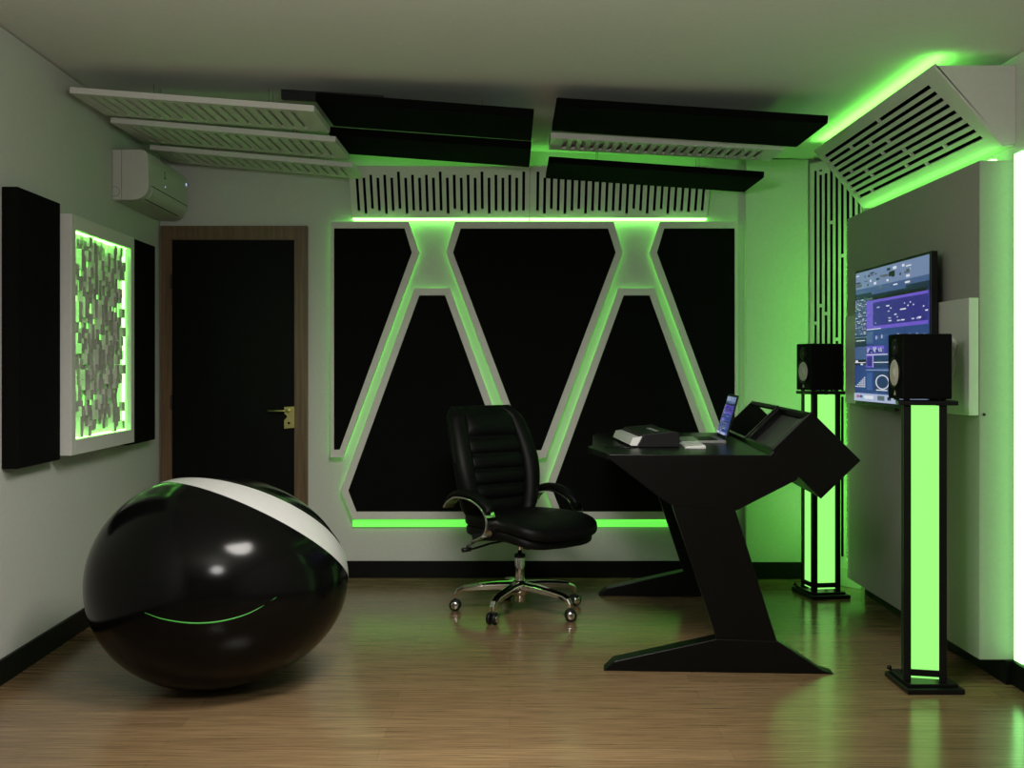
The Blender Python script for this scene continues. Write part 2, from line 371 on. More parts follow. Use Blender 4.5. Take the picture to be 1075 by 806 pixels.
cloud('ceiling_baffle', PX(578, 6.37), PX(822.5, 6.37), 6.37, 6.71, PZ(144.8, 6.37), PZ(157.5, 6.37), .030, white_m, 'narrow white slotted ceiling baffle between two black ones right of centre', 'ceiling baffle', None, .05)
cloud('ceiling_baffle', PX(575.8, 6.74), PX(802, 6.74), 6.74, 7.30, PZ(170.5, 6.74), PZ(186.5, 6.74), .035, cloud_m, 'black ceiling baffle right of centre, rear one hanging before the right slotted diffuser', 'ceiling baffle', gb)

# ------------------------------------------------------------------ right wall: corner screen, sloped bass trap, TV wall panel
def corner_screen():
    A = Vector((1.862, 7.437, 0)); B = Vector((2.078, 7.09, 0)); u = (B - A); W = u.length; un = u.normalized(); n = Vector((-un.y, un.x, 0))
    if n.y < 0: n = -n
    t = thing('slatted_corner_screen', tuple((A + B) / 2), 'tall white slatted corner screen between back wall and the grey TV wall panel', 'acoustic screen')
    cols = []; x = .030; z0, z1 = .115, 2.575
    for k in range(9):
        iv = []; z = .06; 
        while z < z1 - z0 - .06:
            e = min(z1 - z0 - .05, z + rnd.uniform(.5, 1.3)); iv.append((z, e)); z = e + .02
        cols.append((x, x + .0245, iv)); x += .0435
    mb = MB(); slots(mb, A + Vector((0, 0, z0)), un, (0, 0, 1), n, W, z1 - z0, .004, cols); mb.build('slatted_front', white_m, t)
    mb = MB(); mb.obox(A + n * .010 + Vector((0, 0, z0 + .02)) + un * .03, un * (W - .09), n * .006, (0, 0, z1 - z0 - .04)); mb.build('absorber_sheet', slot_m, t)
    mb = MB(); mb.obox(A - n * .004, u, n * .018, (0, 0, z0)); mb.build('kick_board', white_m, t, bevel=.002)
corner_screen()
def bass_trap():
    y0, y1 = 4.955, 6.90; ft = Vector((1.748, y0, 2.558)); fb = Vector((2.033, y0, 2.226)); xr = RIGHT - .001
    t = thing('sloped_bass_trap', (RIGHT, (y0 + y1) / 2, 2.226), 'white sloped slotted bass trap in the ceiling corner above the television', 'bass trap')
    v = ft - fb; H = v.length; n = Vector((v.z, 0, -v.x)).normalized()
    if n.x < 0: n = -n
    L = y1 - y0; cols = []; p = .062
    for k in range(9):
        iv = []; y = .095 + .008 * k; end = L - .06
        while y < end:
            e = y + rnd.uniform(.3, 1.3)
            if e > end - .12: e = end
            iv.append((y, e)); y = e + .016
        cols.append((p, p + .0185, iv)); p += .0375
    mb = MB(); slots(mb, fb, v, (0, 1, 0), n, H, L, .014, cols); mb.build('slotted_front', white_m, t)
    mb = MB(); mb.obox(fb + n * .022 + v * .05 + Vector((0, .03, 0)), v * .9, (0, L - .06, 0), n * .004); mb.build('absorber_sheet', slot_m, t)
    for yy in (y0, y1 - .014):
        a, b_ = fb + n * .0142, ft + n * .0142
        mb = MB(); mb.prism([(a.x, yy, a.z), (xr, yy, a.z), (xr, yy, ft.z), (b_.x, yy, ft.z)], (0, .014, 0)); mb.build('end_cap', white_m, t)
    mb = MB(); mb.box(fb.x + .006, xr, y0 + .015, y1 - .015, fb.z + .001, fb.z + .013); mb.build('bottom_board', white_m, t)
    mb = MB(); mb.box(ft.x + .012, xr, y0 + .015, y1 - .015, ft.z - .014, ft.z - .002); mb.build('top_board', white_m, t)
    mb = MB(); mb.box(1.768, 1.80, y0 + .02, y1 - .02, 2.5585, 2.5625); mb.build('led_strip', ledup_m, t)
bass_trap()
XF = 1.945
t = thing('television_wall_panel', (RIGHT, 5.945, 0), 'tall grey box panel on the right wall carrying the television', 'wall panel')
mb = MB(); mb.box(XF, RIGHT - .001, 4.97, 6.92, .101, 2.168); body = mb.build('body', tvwall_m, t, bevel=.003)
mb = MB(); mb.box(XF + .105, RIGHT - .001, 4.958, 6.93, .0005, .1); mb.build('plinth', base_m, t, bevel=.002)
mb = MB(); mb.lathe([(.006, 0), (.006, .003)], (PX(1033, 4.97), 4.9665, PZ(435, 4.97)), (0, 1, 0), 12); mb.build('screw', plast_m, t)
mb = MB(); mb.box(2.005, 2.03, 5.0, 6.9, 2.169, 2.179); mb.build('top_led_strip', ledhi_m, t)
mb = MB(); mb.box(1.950, 2.0, 6.921, 6.935, .15, 2.15); mb.build('rear_led_strip', ledrear_m, t)
mb = MB(); mb.box(RIGHT - .012, RIGHT - .001, 4.868, 4.945, .108, 2.19); s_ = tag(mb.build('led_light_strip', ledside_m), 'bright upright green light strip on the right wall beside the grey panel end', 'light strip')

def side_panel(y0, y1, label):
    t = thing('absorber_panel', (1.944, (y0 + y1) / 2, 1.112), label, 'wall panel', 'small white panels behind the television')
    mb = MB(); mb.box(1.902, 1.944, y0, y1, 1.112, 1.60); mb.build('board', white_m, t, bevel=.003)
    return t
side_panel(4.972, 5.46, 'small square white panel sticking out from behind the television, side near the front speaker')
side_panel(6.30, 6.80, 'small square white panel sticking out from behind the television, side near the rear speaker')

def screen_rects(seed, kind='tv'):
    q = random.Random(seed); r = []
    def a(s0, s1, t0, t1, c): r.append((s0, s1, t0, t1, c))
    a(0, 1, 0, 1, 'blue')
    a(0, 1, 0, .13, 'pale'); a(0, .7, .13, .17, 'steel'); a(.7, 1, .13, .2, 'steel'); a(0, 1, .17, .21, 'navy'); a(.25, .72, .155, .19, 'steel')
    for i in range(34):
        s = q.uniform(.0, .75); y = q.choice([.02, .035, .06, .075, .1, .145]); w = q.uniform(.015, .07); a(s, s + w, y, y + q.uniform(.008, .02), q.choice(['white', 'white', 'grey', 'navy']))
    a(.5, .58, .05, .085, 'dark'); a(.0, .1, .09, .115, 'grey')
    # browser column
    a(0, .185, .21, .5, 'deep')
    for k in range(22):
        y = .215 + k * .0125; x = 0
        while x < .17:
            w = q.uniform(.01, .04); a(x, min(.18, x + w), y, y + .006, q.choice(['pale', 'task', 'grey', 'steel', 'white'])); x += w + q.uniform(.006, .02)
    a(0, .185, .5, .58, 'navy'); a(.0, .18, .505, .51, 'pale'); a(.02, .16, .53, .536, 'white')
    a(0, .185, .58, .68, 'steel'); a(0, .185, .68, .72, 'dark')
    a(0, .17, .70, .706, 'white'); a(.01, .05, .685, .70, 'white'); a(.09, .13, .71, .722, 'white')
    a(0, .185, .74, .92, 'blue')
    for k in range(6):
        for j in range(k + 1): a(.01 + k * .027, .03 + k * .027, .885 - j * .014, .893 - j * .014, 'white')
    # purple clip area
    a(.185, 1, .21, .235, 'dark'); a(.185, .28, .215, .23, 'grey'); a(.185, 1, .235, .455, 'violet'); a(.285, 1, .255, .43, 'indigo')
    for i in range(26):
        s = q.uniform(.29, .97); y = q.choice([.29, .31, .33, .36, .38, .4, .405, .405]); a(s, s + q.uniform(.01, .05), y, y + .009, q.choice(['white', 'task']))
    a(.19, .4, .45, .456, 'white'); a(.185, .29, .47, .56, 'steel'); a(.72, .725, .455, .6, 'navy')
    for i in range(12):
        s = q.uniform(.3, .97); a(s, s + .02, .50 + .02 * q.random(), .515 + .02 * q.random(), 'task')
    a(.185, .45, .58, .64, 'violet'); a(.19, .44, .605, .635, 'indigo'); a(.185, .29, .65, .74, 'violet'); a(.2, .27, .66, .73, 'indigo')
    for i in range(14): s = q.uniform(.19, .42); a(s, s + .02, .585 + .04 * q.random(), .593 + .04 * q.random(), 'task')
    a(.19, .5, .642, .648, 'white'); a(.3, .98, .66, .74, 'deep'); a(.3, .98, .70, .706, 'white'); a(.29, .295, .65, .74, 'white')
    a(.185, 1, .755, .765, 'pale'); a(.3, .8, .77, .92, 'deep')
    import math as mm
    for i in range(40):
        th = i / 40 * 6.283; a(.42 + .09 * mm.cos(th), .435 + .09 * mm.cos(th), .845 + .05 * mm.sin(th), .853 + .05 * mm.sin(th), 'white')
    a(.34, .5, .905, .912, 'white'); a(.2, .28, .78, .91, 'mid'); a(.55, .95, .8, .81, 'task'); a(.55, .9, .84, .85, 'white')
    a(0, 1, .94, 1, 'task'); a(.04, .08, .955, .975, 'red'); a(.09, .13, .955, .975, 'indigo'); a(.16, .3, .955, .98, 'white'); a(.36, .46, .95, .985, 'grey'); a(.5, .55, .955, .98, 'navy')
    return r
def screen(mb, o, u, v, rects):
    """o = top left corner as seen, u to the right, v downwards"""
    o, u, v = map(Vector, (o, u, v)); n = v.cross(u).normalized(); h = 0
    for k, (s0, s1, t0, t1, c) in enumerate(rects):
        d = n * (0.00003 * k); s1 = min(1, s1)
        mb.add([o + u * s0 + v * t0 + d, o + u * s1 + v * t0 + d, o + u * s1 + v * t1 + d, o + u * s0 + v * t1 + d], [(0, 1, 2, 3)], mi=SK.index(c))
# television
xt = 1.86; y0, y1, z0, z1 = 5.302, 6.456, 1.115, 1.827
t = thing('television', (1.944, (y0 + y1) / 2, z0), 'large black television showing blue and purple music software on the right wall', 'television')
mb = MB(); mb.box(xt, xt + .032, y0, y1, z0, z1); tb = mb.build('housing', plast_m, t, bevel=.003)
mb = MB(); screen(mb, (xt - .0008, y1 - .012, z1 - .013), (0, -(y1 - y0 - .026), 0), (0, 0, -(z1 - z0 - .034)), screen_rects(3)); mb.build('screen', [SC[k] for k in SK], t)
mb = MB(); mb.box(xt + .032, 1.9445, 5.65, 6.1, 1.3, 1.65); mb.build('wall_mount', plast_m, t)
mb = MB(); mb.box(xt - .002, xt + .02, 5.80, 5.96, z0 - .014, z0 + .001); mb.build('sensor_bar', plast_m, t, bevel=.002)

# white cable hung on the near panel
mb = MB(); X = 1.8958; Y = 5.10
def cz(px, py): return (X, 1.9 * F / (px - VX), PZ(py, 1.9 * F / (px - VX)))
mb.tube([cz(*p) for p in [(994, 360), (998, 357), (1002, 356), (1004, 362), (1004, 376), (1003, 390), (1001, 394), (998, 391), (997, 383)]], .0075, 8)
tag(mb.build('cable_loop', keyw_m), 'white cable loop hanging on the small white panel behind the front speaker', 'cable')

# ------------------------------------------------------------------ left wall
def wallframe(Y, off): return Vector((leftx(Y) + off, Y, 0))
def lw_box(mb, y0, y1, z0, z1, d0, d1):
    a, b_ = wallframe(y0, d0), wallframe(y1, d0); c, d = wallframe(y1, d1), wallframe(y0, d1)
    mb.prism([(p.x, p.y, z0) for p in (a, b_, c, d)], (0, 0, z1 - z0))
for (y0, y1, z0, z1, lab) in ((4.98, 5.49, .89, 2.062, 'tall black fabric panel on the left wall, nearest the viewer, beside the glowing diffuser'), (6.575, 7.125, .885, 2.03, 'narrow looking black fabric panel on the left wall beside the door')):
    mb = MB(); lw_box(mb, y0, y1, z0, z1, .001, .07)
    tag(mb.build('acoustic_panel', fabric_m, bevel=.004), lab, 'acoustic panel', 'black panels on the left wall')
y0, y1, z0, z1 = 5.525, 6.545, .905, 2.02
t = thing('skyline_diffuser', (leftx(6), (y0 + y1) / 2, z0), 'white framed wood block diffuser glowing green inside on the left wall', 'diffuser')
mb = MB(); w = .058
for (a, b_, c, d) in ((y0, y0 + w, z0, z1), (y1 - w, y1, z0, z1), (y0 + w, y1 - w, z1 - .066, z1), (y0 + w, y1 - w, z0, z0 + .07)): lw_box(mb, a, b_, c, d, .001, .11)
mb.build('frame', white_m, t, bevel=.002)
mb = MB(); lw_box(mb, y0 + w, y1 - w, z0 + .07, z1 - .066, .001, .055); mb.build('back_board', white_m, t)
iy0, iy1, iz0, iz1 = y0 + w, y1 - w, z0 + .07, z1 - .066
mb = MB(); nc = 17; nr = 19; cy = (iy1 - iy0 - .03) / nc; cz_ = (iz1 - iz0 - .03) / nr
for i in range(nc):
    for j in range(nr):
        h = rnd.choice([.012, .018, .025, .030, .036, .042])
        if rnd.random() < .12: continue
        edge = min(i, nc - 1 - i)
        if edge < 1 and rnd.random() < (.7 if i < 3 else .35): continue
        if edge == 1 and rnd.random() < .4: continue
        if edge == 2 and rnd.random() < .15: continue
        if edge < 2: h = min(h, .03)
        a = iy0 + .015 + i * cy; b_ = iz0 + .015 + j * cz_ + (cz_ * .5 if i % 2 else 0) - cz_ * .25
        lw_box(mb, a + .003, a + cy - .003, max(iz0 + .004, b_ + .0005), min(iz1 - .004, b_ + cz_ * rnd.choice([1, 1, 1.0]) - .0005), .0552, .0552 + h)
mb.build('wood_blocks', block_m, t)
mb = MB()
lw_box(mb, iy0 + .0006, iy0 + .007, iz0 + .01, iz1 - .01, .062, .09); lw_box(mb, iy1 - .007, iy1 - .0006, iz0 + .01, iz1 - .01, .062, .074)
lw_box(mb, iy0 + .01, iy1 - .01, iz1 - .006, iz1 - .0006, .062, .085); lw_box(mb, iy0 + .01, iy1 - .01, iz0 + .0006, iz0 + .006, .062, .085)
mb.build('led_strip', ledbox_m, t)
for i in range(1, nc):
    yy = iy0 + .015 + i * cy
    mb = MB(); lw_box(mb, yy - .0022, yy + .0022, iz0 + .03, iz1 - .03, .0551, .058); mb.build('inner_led_strip', led_m, t)

# air conditioner
def aircon():
    ya, yb, zt, zb = 6.503, 7.40, 2.494, 2.220
    t = thing('air_conditioner', (leftx(6.95), 6.95, zb), 'white split air conditioner high on the left wall next to the door', 'air conditioner')
    h = zt - zb
    prof = [(.001, 0), (.001, h), (.150, h), (.178, h - .006), (.190, h - .02), (.197, h - .06), (.199, .085), (.197, .064), (.191, .044), (.179, .027), (.162, .013), (.142, .004), (.115, 0)]
    def ring_at(Y, pr): return [(leftx(Y) + d, Y, zb + z) for d, z in pr]
    def loft(mb, Ya, Yb, pr):
        n = len(pr); vs = ring_at(Ya, pr) + ring_at(Yb, pr)
        mb.add(vs, [(i, (i + 1) % n, (i + 1) % n + n, i + n) for i in range(n)] + [tuple(range(n)), tuple(range(2 * n - 1, n - 1, -1))])
    mb = MB(); loft(mb, ya, yb, prof); body = mb.build('body', ac_m, t, bevel=.006, seg=3)
    fr = [(d + .0035, z) for d, z in [(.188, h - .018), (.1945, h - .06), (.1962, .088)]] ; fr = [(.18, h - .018)] + fr + [(.18, .088)]
    mb = MB(); loft(mb, ya + .03, yb - .006, fr); mb.build('front_panel', ac_m, t, bevel=.003)
    fl = [(.1985, .079), (.1975, .064), (.1915, .044), (.180, .0275), (.163, .014), (.158, .020), (.174, .032), (.184, .048), (.188, .079)]
    fl = [(d + .003, z - .001) for d, z in fl]
    mb = MB(); loft(mb, ya + .075, yb - .03, fl); mb.build('air_flap', ac_m, t)
    mb = MB(); loft(mb, ya + .06, yb - .02, [(.2002, .0855), (.2002, .081), (.192, .081), (.192, .0855)]); mb.build('panel_gap', dark_m, t)
    mb = MB(); loft(mb, ya + .06, yb - .1, [(.1655, .0132), (.1600, .0105), (.15, .018), (.156, .02)]); mb.build('outlet_gap', dark_m, t)
    # seam and pipe knock-out on the end
    mb = MB(); mb.box(leftx(ya) + .052, leftx(ya) + .0535, ya - .0008, ya + .004, zb + .002, zt - .002)
    c = Vector((leftx(ya) + .016, ya - .0006, zb + .045)); r0 = .026
    arc = [c + Vector((r0 * math.cos(a), 0, r0 * math.sin(a))) for a in [R(x) for x in range(-90, 91, 15)]]
    mb.sweep([c + Vector((-.014, 0, -r0))] + arc + [c + Vector((-.014, 0, r0))], [(-.0008, -.0006), (.0008, -.0006), (.0008, .0006), (-.0008, .0006)], up=(0, 1, 0))
    mb.build('end_seam', dark_m, t)
    y = ya + .34; f_ = .1985
    mb = MB(); lw_box(mb, y, y + .010, zb + .172, zb + .208, f_ + .0, f_ + .0018); lw_box(mb, y - .014, y + .026, zb + .166, zb + .174, f_, f_ + .0018); lw_box(mb, y - .012, y - .004, zb + .2, zb + .206, f_, f_ + .0016)
    mb.build('emblem', logo_m, t)
    mb = MB(); lw_box(mb, yb - .055, yb - .035, zb + .205, zb + .219, f_, f_ + .0018); mb.build('indicator_light', dot_m, t)
    mb = MB(); lw_box(mb, ya + .345, ya + .355, zb + .118, zb + .125, f_ + .0005, f_ + .002); mb.build('indicator_light', dot_m, t)
    mb = MB(); lw_box(mb, yb - .07, yb - .035, zb + .07, zb + .074, f_ - .006, f_ - .001); mb.build('badge', dark_m, t)
aircon()

# ------------------------------------------------------------------ egg shaped pod
def egg():
    a, b_, c = .528, .51, .436
    C = Vector((PX(230, 4.94), 4.94, c))
    t = thing('egg_pod', (C.x, C.y, 0), 'large glossy black egg shaped pod with a white band on the wooden floor', 'egg pod')
    m = Vector((.408, .523, .748)).normalized(); e1 = m.orthogonal().normalized(); e2 = m.cross(e1)
    def P(d, th, k=1.0):
        r = math.sqrt(max(0, 1 - d * d)); q = (m * d + (e1 * math.cos(th) + e2 * math.sin(th)) * r)
        x, y, z = q
        # egg: narrower towards the right end
        tap = 1 - .07 * x
        sq = 1.0
        return Vector((C.x + a * x * k, C.y + b_ * y * k * tap, C.z + c * z * k * tap))
    m2 = Vector((.227, .7214, .654)).normalized(); A2 = .4846
    NT = 120
    def d_upper(th):
        lo_, hi = .2, .9999
        for _ in range(40):
            mid = (lo_ + hi) / 2; r = math.sqrt(1 - mid * mid)
            if (m * mid + (e1 * math.cos(th) + e2 * math.sin(th)) * r).dot(m2) < A2: lo_ = mid
            else: hi = mid
        return max(lo_, D1 + .012)
    D1 = .455
    low = [D1] * NT; up = [d_upper(2 * math.pi * j / NT) for j in range(NT)]
    def patch(f0, f1, n, k=1.0):
        mb = MB(); vs = []; fs = []
        for i in range(n + 1):
            for j in range(NT):
                a0, a1 = math.acos(f0[j]), math.acos(f1[j]); vs.append(P(math.cos(a0 + (a1 - a0) * i / n), 2 * math.pi * j / NT, k))
        for i in range(n):
            for j in range(NT):
                q = (j + 1) % NT; fs.append((i * NT + j, i * NT + q, (i + 1) * NT + q, (i + 1) * NT + j))
        mb.add(vs, fs, True); return mb
    patch([-1] * NT, low, 44).build('shell', egg_m, t)
    patch(low, up, 10, 1.002).build('band', eggw_m, t)
    rim = [min(.9995, u + .04) for u in up]
    patch(up, rim, 4).build('rim', egg_m, t)
    patch(rim, [1] * NT, 14, .988).build('back_cushion', egg_m, t)
    # thin green emissive arc laid along the shell, tapered at both ends
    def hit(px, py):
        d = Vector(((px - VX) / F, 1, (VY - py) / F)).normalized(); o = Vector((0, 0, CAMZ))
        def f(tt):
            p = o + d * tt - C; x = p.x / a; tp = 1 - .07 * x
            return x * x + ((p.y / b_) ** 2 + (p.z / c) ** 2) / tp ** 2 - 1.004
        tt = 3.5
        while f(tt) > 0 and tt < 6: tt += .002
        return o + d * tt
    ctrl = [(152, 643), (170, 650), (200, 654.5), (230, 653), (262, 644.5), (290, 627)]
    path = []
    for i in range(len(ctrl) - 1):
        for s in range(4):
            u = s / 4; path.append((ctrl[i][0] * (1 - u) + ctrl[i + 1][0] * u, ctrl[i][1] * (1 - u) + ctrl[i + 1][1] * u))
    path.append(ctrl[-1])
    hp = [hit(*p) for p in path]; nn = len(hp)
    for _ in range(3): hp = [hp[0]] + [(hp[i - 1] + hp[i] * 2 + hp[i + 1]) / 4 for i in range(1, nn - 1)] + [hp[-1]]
    mb = MB(); mb.tube(hp, .0032, 8, scale=[.25 + .75 * math.sin(math.pi * i / (nn - 1)) for i in range(nn)]); mb.build('emissive_arc', arc_m, t)
egg()

# ------------------------------------------------------------------ office chair
def chair():
    cx, cy = .055, 6.44
    t = thing('office_chair', (cx, cy, 0), 'black leather executive office chair with chrome base facing the desk', 'office chair', rz=R(-50))
    # star base
    hub = MB(); hub.lathe([(.030, .09), (.045, .10), (.048, .135), (.040, .165), (.030, .172)], n=28); hub.build('base_hub', chrome_m, t, local=True)
    for k in range(5):
        an = R(-114 + 72 * k + 50); d = Vector((math.cos(an), math.sin(an), 0))
        path = [d * .035 + Vector((0, 0, .145)), d * .12 + Vector((0, 0, .142)), d * .22 + Vector((0, 0, .134)), d * .30 + Vector((0, 0, .122)), d * .335 + Vector((0, 0, .108)), d * .348 + Vector((0, 0, .088)), d * .350 + Vector((0, 0, .068))]
        mb = MB(); mb.sweep(path, [(-.022, -.016), (.022, -.016), (.022, .006), (.012, .016), (-.012, .016), (-.022, .006)], scale=[1.35, 1.25, 1.1, .95, .85, .75, .6], smooth=False)
        leg = mb.build('base_leg', chrome_m, t, local=True, bevel=.003)
        w = R(rnd.uniform(0, 360)); wx = Vector((math.cos(w), math.sin(w), 0)) if k != 0 else d
        c0 = d * .350 + Vector((0, 0, .0315))
        ax = [d.cross(Vector((0, 0, 1))), (d + d.cross(Vector((0, 0, 1)))).normalized()][k % 2]
        mb = MB()
        for sg in (-1, 1): mb.lathe([(.020, .006 * sg), (.029, .007 * sg), (.031, .011 * sg), (.031, .021 * sg), (.027, .026 * sg), (.021, .0275 * sg)], c0, ax, 24)
        mb.tube([c0 - ax * .008, c0 + ax * .008], .012, 12); mb.tube([c0, c0 + Vector((0, 0, .045))], .006, 8)
        cs = mb.build('caster', plast_m, t, local=True)
        for sg in (-1, 1):
            mb = MB(); mb.lathe([(.0215, .0265 * sg), (.020, .0295 * sg), (.010, .031 * sg), (.0, .0312 * sg)], c0, ax, 20); mb.build('hubcap', chrome_m, cs, local=True)
    mb = MB(); mb.lathe([(.022, .055), (.026, .06), (.026, .295), (.024, .30)], n=24); mb.build('gas_cylinder', chrome_m, t, local=True)
    mb = MB(); mb.lathe([(.030, .293), (.030, .312), (.016, .316)], n=24); mb.build('collar', plast_m, t, local=True)
    mb = MB(); mb.lathe([(.011, .31), (.011, .40)], n=18); mb.build('piston', chrome_m, t, local=True)
    mb = MB(); mb.box(-.10, .12, -.08, .08, .39, .43); mb.box(.05, .10, -.03, .03, .345, .40); mb.build('tilt_mechanism', plast_m, t, local=True, bevel=.012)
    mb = MB(); mb.tube([(-.02, -.05, .39), (-.06, -.16, .375), (-.08, -.25, .355), (-.09, -.30, .352)], .006, 8); mb.tube([(-.084, -.27, .354), (-.09, -.32, .352)], .012, 8)
    mb.tube([(-.06, -.06, .41), (-.13, -.16, .405), (-.15, -.20, .375), (-.14, -.25, .36)], .006, 8)
    mb.build('lever', plast_m, t, local=True)
    # cushions as super-ellipsoid solids
    def cushion(mb, c, hx, hy, hz, e1=.35, e2=.35, n=36, m=20, fn=None):
        def sg(x, p): return math.copysign(abs(x) ** p, x)
        vs = []; fs = []
        for i in range(m + 1):
            ph = -math.pi / 2 + math.pi * i / m
            for j in range(n):
                th = 2 * math.pi * j / n
                v = Vector((hx * sg(math.cos(ph), e1) * sg(math.cos(th), e2), hy * sg(math.cos(ph), e1) * sg(math.sin(th), e2), hz * sg(math.sin(ph), e1)))
                if fn: v = fn(v)
                vs.append(Vector(c) + v)
        for i in range(m):
            for j in range(n):
                q = (j + 1) % n; fs.append((i * n + j, i * n + q, (i + 1) * n + q, (i + 1) * n + j))
        mb.add(vs, fs, True)
    def seatfn(v):
        v = v.copy(); k = v.x / .29
        if k > .2: v.z -= .035 * (k - .2) ** 2 * 1.5
        v.y *= 1 - .10 * max(0, -k); v.z += .012 * (abs(v.y) / .26) ** 2 - .006
        return v
    mb = MB(); cushion(mb, (.075, 0, .497), .315, .285, .050, .55, .45, fn=seatfn); seat = mb.build('seat', leather_m, t, local=True)
    mb = MB(); cushion(mb, (.06, 0, .443), .295, .27, .040, .5, .42, fn=seatfn); mb.build('seat_pan', leather_m, t, local=True)
    # backrest: front face with rolls and bolsters, rounded back
    def centre(v):
        z = .50 + .60 * v; x = -.185 - .055 * v - .10 * v * v + .03 * math.sin(math.pi * v) * 1.0
        return x, z
    def width(v): return .232 + .048 * math.sin(math.pi * min(1, v * 1.05)) + .012 * v - (.045 * ((v - .88) / .12) ** 2 if v > .88 else 0) - (.02 * ((.1 - v) / .1) if v < .1 else 0)
    NV, NU = 90, 40
    def backmesh(u0, u1, front, back, name, m, par):
        mb = MB(); vs = []; fs = []; M = 2 * (NU + 1)
        for i in range(NV + 1):
            v = i / NV; x, z = centre(v); W = width(v)
            for j in range(NU + 1):
                u = u0 + (u1 - u0) * j / NU; vs.append(Vector((x + front(u, v), W * u, z + .02 * front(u, v))))
            for j in range(NU, -1, -1):
                u = u0 + (u1 - u0) * j / NU; vs.append(Vector((x + back(u, v), W * u, z)))
        for i in range(NV):
            for j in range(M):
                q = (j + 1) % M; fs.append((i * M + j, i * M + q, (i + 1) * M + q, (i + 1) * M + j))
        fs += [tuple(range(M)), tuple(NV * M + j for j in range(M))]
        mb.add(vs, fs, True); return mb.build(name, m, par, local=True)
    edges = [0, .16, .29, .43, .57, .72, 1.0]
    def roll(v):
        for a, b_ in zip(edges, edges[1:]):
            if a <= v <= b_: k = (v - a) / (b_ - a); return (1 - abs(2 * k - 1) ** 3)
        return 0
    def endf(v): return min(1, math.sqrt(max(0, 1 - ((v - .90) / .10) ** 2)) if v > .90 else 1, (.5 + v * 8) if v < .0625 else 1)
    def fcen(u, v): return (.022 + .026 * roll(v) + .02 * (v > .7) * math.sin(math.pi * (v - .7) / .3)) * (1 - .35 * abs(u / .64) ** 6) * endf(v)
    def fbol(u, v):
        k = (abs(u) - .62) / .38; return (.018 + .055 * math.sqrt(max(0, 1 - (2 * k - 1) ** 2)) * (1 - .35 * v)) * endf(v)
    def bk(u, v): return -(.065 * math.sqrt(max(0.0, 1 - abs(u) ** 2.6)) + .006) * (endf(v) * .9 + .1)
    br = backmesh(-1, 1, lambda u, v: .014, bk, 'backrest', leather_m, t)
    backmesh(-.64, .64, fcen, lambda u, v: .005, 'channelled_padding', leather_m, br)
    for s in (-1, 1): backmesh(.62 * s, 1.0 * s, fbol, lambda u, v: .004, 'side_bolster', leather_m, br)
    # armrests
    for s in (-1, 1):
        y = .305 * s
        ctrl = [(-.235, .565), (-.20, .600), (-.14, .626), (-.06, .630), (.02, .616), (.085, .585), (.125, .540), (.130, .495), (.105, .455), (.05, .425), (.0, .41)]
        P = []
        for i in range(len(ctrl) - 1):
            p0, p1, p2, p3 = (ctrl[max(0, i - 1)], ctrl[i], ctrl[i + 1], ctrl[min(len(ctrl) - 1, i + 2)])
            for q in range(4):
                u = q / 4
                P.append(tuple(.5 * (2 * p1[k] + (p2[k] - p0[k]) * u + (2 * p0[k] - 5 * p1[k] + 4 * p2[k] - p3[k]) * u * u + (3 * p1[k] - p0[k] - 3 * p2[k] + p3[k]) * u ** 3) for k in (0, 1)))
        P.append(ctrl[-1])
        path = [(p[0], y, p[1]) for p in P]
        mb = MB(); mb.sweep(path, [(-.024, -.010), (.024, -.010), (.024, .010), (-.024, .010)], up=(0, 1, 0), smooth=False)
        # sweep's side axis is normal to the arm plane curve; keep a chrome band and a black pad
        arm = MB(); arm.sweep([(p[0], y, p[1]) for p in P], [(-.006, -.034), (.006, -.034), (.006, .034), (-.006, .034)], up=(0, 1, 0), smooth=False)
        ar = arm.build('armrest', chrome_m, t, local=True, bevel=.003)
        padp = [(p[0], y, p[1]) for p in P if p[1] > .562 and p[0] > -.23]
        n = len(padp); cen = Vector((-.05, y, .50))
        padp = [Vector(p) + (Vector(p) - cen).normalized() * .020 for p in padp]
        mb = MB(); mb.sweep(padp, [(.019 * math.cos(a), .032 * math.sin(a)) for a in [R(x) for x in range(0, 360, 30)]], up=(0, 1, 0), scale=[.45 + .55 * min(1, 4 * i / n, 4 * (n - 1 - i) / n + .2) for i in range(n)])
        mb.build('arm_pad', leather_m, ar, local=True)
        mb = MB(); mb.sweep([(-.02, y * .98, .425), (.06, y * .93, .437), (.04, y * .7, .425)], [(-.012, -.02), (.012, -.02), (.012, .02), (-.012, .02)], smooth=False); mb.build('arm_bracket', plast_m, ar, local=True)
chair()

# ------------------------------------------------------------------ desk
DA = R(-3.5); DY = 5.17
t_desk = thing('studio_desk', (.9, DY, 0), 'black angular studio desk with slanted legs and tilted rack wings', 'desk')
w_ax = Vector((-math.sin(DA), math.cos(DA), 0)); u_ax = Vector((math.cos(DA), math.sin(DA), 0))
def DP(X, Z, w): return Vector((.9, DY, 0)) + u_ax * (X - .9) + w_ax * w + Vector((0, 0, Z))
def dprism(mb, pts, w0, w1): mb.prism([DP(x, z, w0) for x, z in pts], w_ax * (w1 - w0))
TOP = .935; LEN = 1.78; SH = .0
k = 5.17 / F
def q(px, py): return ((px - VX) * k, CAMZ - (py - VY) * k)
leg = [q(706, 531), q(772, 535.5), q(815.5, 674), q(752.5, 671)]
foot = [q(633.8, 705.5), q(645, 694.8), q(752, 669.9), q(815.3, 671.5), q(861.2, 701.5), q(873.8, 711)]
zmin = min(z for _, z in foot)
foot = [(x, max(.0005, z) if 0 < i < 5 else .0005) for i, (x, z) in enumerate(foot)]
